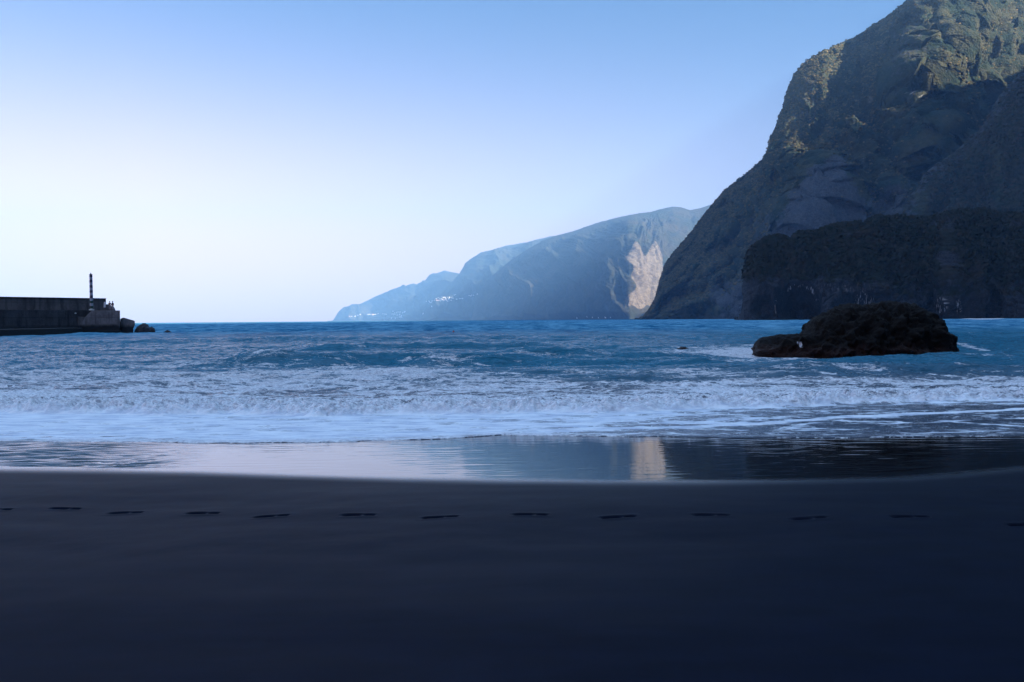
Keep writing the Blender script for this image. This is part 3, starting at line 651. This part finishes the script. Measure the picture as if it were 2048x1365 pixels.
for i, (p0, p1, za, dd) in enumerate([(-60, -22, 3.3, 0), (0, 34, 2.9, 0), (42, 57, 3.2, .3), (68, 76, 3.3, .2), (95, 128, 3.1, 0), (150, 167, 3.5, .4)]):
    d0 = dq(p0); d1 = dq(p1)
    wall('buttress', p0, d0, p1, d1, .8 - 2, za, 1.55 + dd, m_con if i in (1, 4, 5) else m_con2, za - .1, .12, 1.58 + dd)
def outline(name, pts, d, back, mat, bevel=.1):
    face = [at(np.array(float(x)), float(y), d) for x, y in pts]; v, f = prism(face, np.array(back)); return mesh_from(name, loc(v), f, mat, bw, bevel=bevel)
outline('end_block', [(160, 676), (164, 646), (171, 634), (184, 621.5), (240, 621.3), (240.5, 676)], 169.0, (-6.6, 12, 0), m_con)
outline('end_step', [(206, 621.2), (206, 609), (216, 609), (218, 612), (224, 614), (227, 621.2)], 172.5, (-1, 3, 0), m_con2, .1)
outline('ledge', [(180, 676), (180, 661.5), (238, 660.5), (238, 676)], 167.3, (-.3, 1.69, 0), m_con2, .15)
sgn = outline('sign_board', [(207.2, 615.5), (207.6, 604.5), (211.3, 604.2), (211.0, 615.3)], 172.2, (0, .12, 0), M('sign_white').set(base=(.62, .62, .68), rough=.5), .01)
sgn['label'] = 'white upright board on the end of the parapet'
lamp = outline('lamp', [(149.2, 628), (149.2, 626), (151.4, 626), (151.4, 628)], 168.6, (0, .3, 0), M('pale_fitting').set(base=(.8, .8, .8), rough=.4), .03)
tb_face = [at(np.array(float(x)), float(y), 170.0) for x, y in [(240.5, 668), (242, 637.5), (247, 635.5), (269.5, 642), (270, 650), (266.5, 658), (267, 668)]]
v, f = prism(tb_face, np.array((-3.6, 7, 0)))
tag(mesh_from('concrete_block', v, f, m_con2, None, bevel=.1), 'tilted dark concrete block dumped at the tip of the breakwater', 'concrete block')

# ------------------------------------------------------------------ beacon
def lathe(prof, seg=24):
    v = []; f = []
    for r, z in prof:
        for k in range(seg): a = 2 * math.pi * k / seg; v.append((r * math.cos(a), r * math.sin(a), z))
    for i in range(len(prof) - 1):
        for k in range(seg): f.append((i * seg + k, i * seg + (k + 1) % seg, (i + 1) * seg + (k + 1) % seg, (i + 1) * seg + k))
    f.append(tuple(range(seg - 1, -1, -1))); f.append(tuple((len(prof) - 1) * seg + k for k in range(seg)))
    return v, f
def beacon():
    D = 170.6; b = at(np.array(183.2), 620.8, D); b[2] = max(b[2], 4.9)
    root = empty('harbour_beacon', tuple(b), 'slim beacon pole banded dark and white with a green foot, standing on the breakwater', 'beacon')
    zt = lambda y: float(at(np.array(183.), y, D)[2] - b[2])
    edges = [617.4, 612.4, 607, 602, 597, 591.5, 586, 581, 576, 571, 565.5, 560, 555, 549.8]
    mats = [M('beacon_white').set(base=(.36, .36, .42), rough=.45), M('beacon_dark').set(base=(.05, .04, .075), rough=.4), M('beacon_green').set(base=(.012, .05, .035), rough=.4)]
    mats[0].name = 'beacon_white'
    order = [2, 0, 2, 0, 1, 0, 1, 0, 1, 0, 1, 0, 1]
    zs = [zt(e) for e in edges]; prof = []; 
    for i, z in enumerate(zs): r = .345 - .05 * i / len(zs); prof.append((r, z))
    v, f = lathe(prof); mi = [order[min(i // 24, len(order) - 1)] for i in range(len(f))]; mi[-2] = 2; mi[-1] = 1
    mesh_from('mast', v, f, mats, root, mi)
    v, f = lathe([(.50, -.06), (.52, .12), (.46, .2), (.22, .24), (.2, zs[0] - .01)]); mesh_from('base', v, f, [M('beacon_base').set(base=(.55, .56, .56), rough=.6)], root)
    v, f = lathe([(.38, zs[-1] + .003), (.38, zs[-1] + .06), (.12, zs[-1] + .10), (.12, zs[-1] + .26), (.03, zs[-1] + .42)]); mesh_from('lantern', v, f, [M('lantern_grey').set(base=(.06, .06, .08), rough=.4)], root)
beacon()

# ------------------------------------------------------------------ two people at the end of the breakwater
def skin_obj(name, pts, edges, mat, parent, root_i=0, sub=1):
    me = bpy.data.meshes.new(name); me.from_pydata([p[:3] for p in pts], edges, []); o = link(name, me, mat, parent)
    sk = o.modifiers.new('skin', 'SKIN'); o.modifiers.new('sub', 'SUBSURF').levels = sub; o.modifiers['sub'].render_levels = sub
    for i, p in enumerate(pts): me.skin_vertices[0].data[i].radius = (p[3], p[3] * (p[4] if len(p) > 4 else 1)); me.skin_vertices[0].data[i].use_root = i == root_i
    return o
def person(px, label, topc, legc, hairc, rz, lean):
    D = 171.3; b = at(np.array(float(px)), 620.5, D); b[2] = 4.97
    p = empty('person', tuple(b), label, 'person'); p.rotation_euler = (0, 0, rz)
    sk = M('skin').set(base=(.35, .20, .15), rough=.6)
    L_ = lean
    pts = [(0, 0, .95, .15, .7), (0, -.01, 1.18, .145, .7), (L_ * .5, -.02, 1.40, .16, .62), (L_ * .6, -.02, 1.52, .055), (L_ * .7, .0, 1.62, .085), (L_ * .7, .01, 1.74, .095), (L_ * .7, .01, 1.82, .05)]
    ed = [(0, 1), (1, 2), (2, 3), (3, 4), (4, 5), (5, 6)]
    for s in (-1, 1):
        i = len(pts); pts += [(s * .10, 0, .86, .09), (s * .11, .03, .48, .06), (s * .11, -.02, .09, .042), (s * .12, .14, .035, .035)]; ed += [(0, i), (i, i + 1), (i + 1, i + 2), (i + 2, i + 3)]
        i = len(pts); hx = s * .25; pts += [(s * .19 + L_ * .5, 0, 1.40, .055), (s * .26, -.02, 1.13, .042), (hx, .12, .92, .028), (hx, .17, .86, .03)]
        ed += [(2, i), (i, i + 1), (i + 1, i + 2), (i + 2, i + 3)]
        for k in range(4):
            j = len(pts); dx = (k - 1.5) * .018; ln = (.062, .075, .07, .052)[k]
            pts += [(hx + dx, .20, .83, .009), (hx + dx, .21, .83 - ln * .6, .008), (hx + dx, .20, .83 - ln, .007)]; ed += [(i + 3, j), (j, j + 1), (j + 1, j + 2)]
        j = len(pts); pts += [(hx - s * .03, .19, .86, .010), (hx - s * .035, .21, .82, .008)]; ed += [(i + 3, j), (j, j + 1)]
    skin_obj('body', pts, ed, sk, p)
    skin_obj('jacket', [(0, 0, .88, .17, .75), (0, -.01, 1.16, .165, .75), (L_ * .5, -.02, 1.40, .175, .68), (-.20 + L_ * .5, 0, 1.41, .072), (-.27, -.02, 1.13, .06), (-.26, .10, .94, .045),
              (.20 + L_ * .5, 0, 1.41, .072), (.27, -.02, 1.13, .06), (.26, .10, .94, .045)], [(0, 1), (1, 2), (2, 3), (3, 4), (4, 5), (2, 6), (6, 7), (7, 8)], M('jacket_cloth').set(base=topc, rough=.9), p)
    skin_obj('trousers', [(0, 0, .93, .16, .8), (-.10, 0, .84, .105), (-.115, .03, .48, .08), (-.115, -.02, .10, .065), (.10, 0, .84, .105), (.115, .03, .48, .08), (.115, -.02, .10, .065)],
             [(0, 1), (1, 2), (2, 3), (0, 4), (4, 5), (5, 6)], M('trouser_cloth').set(base=legc, rough=.9), p)
    v = []; f = []
    for i in range(7):
        for k in range(12):
            th = i / 6 * 1.9; a = 2 * math.pi * k / 12; v.append((L_ * .7 + .108 * math.sin(th) * math.cos(a), -.012 + .118 * math.sin(th) * math.sin(a), 1.73 + .12 * math.cos(th) - (.05 if math.sin(a) < 0 and i > 4 else 0)))
    for i in range(6):
        for k in range(12): f.append((i * 12 + k, (i + 1) * 12 + k, (i + 1) * 12 + (k + 1) % 12, i * 12 + (k + 1) % 12))
    mesh_from('hair', v, f, M('hair').set(base=hairc, rough=.7), p, smooth=True)
person(219.8, 'person in a dark red jacket standing nearer the parapet on the breakwater end', (.07, .022, .03), (.30, .24, .25), (.01, .008, .008), R(20), -.03)
person(225.6, 'person in a dark jacket and pale trousers, outermost on the breakwater end', (.045, .018, .028), (.42, .33, .34), (.02, .012, .01), R(160), .04)

# ------------------------------------------------------------------ buoy
bz = atz(np.array(907.), 665.0, 0.0)
by_ = empty('buoy', (float(bz[0]), float(bz[1]), .0), 'small faded red buoy floating alone on the open sea', 'buoy')
by_.scale = (.5, .5, .5)
v, f = lathe([(.05, -.25), (.36, -.1), (.42, .1), (.34, .28), (.1, .36)]); mesh_from('float', v, f, [M('buoy_red').set(base=(.42, .07, .06), rough=.5)], by_, smooth=True)
v, f = lathe([(.09, .37), (.07, .62), (.12, .64), (.12, .76), (.03, .82)]); mesh_from('topmark', v, f, [M('buoy_top').set(base=(.3, .08, .07), rough=.5)], by_)

# ------------------------------------------------------------------ villages on the far coast
hwalls = [M('house_wall').set(base=(.78, .76, .74), rough=.8), M('house_wall').set(base=(.74, .62, .56), rough=.8)]
hroofs = [M('roof_tile').set(base=(.42, .13, .07), rough=.8), M('roof_tile').set(base=(.5, .42, .38), rough=.8)]
def house_mesh(w, d, h, rh, wall_m, roof_m):
    me = bpy.data.meshes.new('house')
    v = [(-w, -d, -8), (w, -d, -8), (w, d, -8), (-w, d, -8), (-w, -d, h), (w, -d, h), (w, d, h), (-w, d, h), (-w, 0, h + rh), (w, 0, h + rh)]
    f = [(0, 1, 5, 4), (2, 3, 7, 6), (1, 2, 6, 9, 5), (3, 0, 4, 8, 7)]
    e = .5; n = len(v)
    v += [(-w - e, -d - e, h - .3), (w + e, -d - e, h - .3), (w + e, 0, h + rh + .25), (-w - e, 0, h + rh + .25), (w + e, d + e, h - .3), (-w - e, d + e, h - .3)]
    f += [(n, n + 1, n + 2, n + 3), (n + 3, n + 2, n + 4, n + 5)]
    me.from_pydata(v, [], f); me.materials.append(wall_m); me.materials.append(roof_m); me.polygons.foreach_set('material_index', [0] * 4 + [1] * 2); return me
kinds_ = {'white': [house_mesh(6.5, 4.5, 6.0, 2.2, hwalls[0], hroofs[1]), house_mesh(5, 4, 5, 2, hwalls[0], hroofs[1])],
          'red': [house_mesh(6, 5, 5.5, 3.2, hwalls[1], hroofs[0])]}
hills_ = [o for o in COL.objects if o.name.startswith('far_hills')]
bpy.context.view_layer.update()
def hit_hill(px, py):
    d = Vector(rays(np.array(float(px)), np.array(float(py)))).normalized(); best = None
    for o in hills_:
        ok, p, n, i = o.ray_cast(Vector(CAM), d)
        if ok and (best is None or p.y < best.y): best = p
    return best
def village(pts, place, grp, cover):
    for k, (x, y) in enumerate(pts):
        p = hit_hill(x, y) or hit_hill(x, y - 2)
        if p is None: continue
        kd = 'red' if (x, y) in cover else 'white'
        o = bpy.data.objects.new('house', kinds_[kd][k % len(kinds_[kd])]); COL.objects.link(o)
        o.location = (p.x, p.y - 4, p.z); o.rotation_euler = (0, 0, random.uniform(-.5, .5)); s = random.uniform(.8, 1.3) * p.y / 8200; o.scale = (s, s, s)
        tag(o, ('tiny red-roofed house ' if kd == 'red' else 'tiny white house ') + place, 'house', grp + (' with red roofs' if kd == 'red' else ''))
A = [(660 + x / 10.24, 600 + y / 10.24) for x, y in [(400, 345), (445, 345), (515, 342), (570, 325), (612, 305), (765, 305), (800, 308), (835, 312), (880, 312), (905, 305), (930, 303), (985, 290), (1085, 290), (1130, 298), (1160, 300)]]
B = [(660 + x / 10.24, 600 + y / 10.24) for x, y in [(1290, 240), (1325, 266), (1370, 262), (1398, 250), (1440, 256), (1495, 266), (1535, 250), (1275, 295), (1312, 302), (1350, 300), (1382, 314), (1430, 306), (1465, 326), (1440, 350), (1472, 354), (1340, 376), (1260, 378)]]
C = [(820 + x / 11.38, 560 + y / 11.38) for x, y in [(375, 495), (430, 495), (455, 522), (488, 522), (512, 485), (560, 470), (610, 475), (640, 476), (665, 480), (700, 480), (720, 440), (745, 452), (770, 472), (735, 405), (770, 412), (805, 405), (812, 447), (835, 472), (862, 492),
     (885, 435), (900, 405), (935, 470), (950, 424), (985, 428), (1008, 355), (1038, 340), (1060, 447), (1135, 430), (1190, 432), (500, 605), (600, 440), (680, 440), (650, 410), (850, 400)]]
Dv = [(820 + x / 11.38, 560 + y / 11.38) for x, y in [(1350, 362), (1405, 352), (1450, 350), (1535, 327), (1380, 372)]]
village(A, 'in the low village along the far left tip of the coast', 'houses of the low village', {A[0], A[8], A[12]})
village(B, 'in the middle cluster, between the low and hillside villages', 'houses of the middle village', {B[13]})
village(C, 'in the dense village on the far hillside above the sea', 'houses of the hillside village', {C[2], C[6], C[7], C[8], C[12], C[17], C[21]})
village(Dv, 'in the small hamlet right of the hillside village', 'houses of the small hamlet', set())
village([(847, 627.5)], 'standing alone below the hillside village', 'lone house below the village', set())
village([(1154, 636), (1174, 634), (1185, 635), (1197, 635.5), (1211, 635), (1221, 635)], 'at the foot of the shaded far cliff by the water', 'houses at the foot of the far cliff', set())
#ENDREST
# ------------------------------------------------------------------ haze
def haze():
    s = 19500; z0, z1 = -9, 2700
    v = [(x, y, z) for z in (z0, z1) for x, y in ((-s, -3600), (s, -3600), (s, s), (-s, s))]
    f = [(0, 3, 2, 1), (4, 5, 6, 7), (0, 1, 5, 4), (1, 2, 6, 5), (2, 3, 7, 6), (3, 0, 4, 7)]
    me = bpy.data.meshes.new('haze'); me.from_pydata(v, [], f)
    m = bpy.data.materials.new('haze'); m.use_nodes = True; t = m.node_tree; t.nodes.clear()
    o = t.nodes.new('ShaderNodeOutputMaterial'); p = t.nodes.new('ShaderNodeVolumePrincipled'); t.links.new(p.outputs[0], o.inputs['Volume'])
    p.inputs['Color'].default_value = (.31, .60, 1.0, 1); p.inputs['Density'].default_value = 0.56e-4; p.inputs['Anisotropy'].default_value = .0
    kind(link('haze', me, m), 'stuff')
haze()
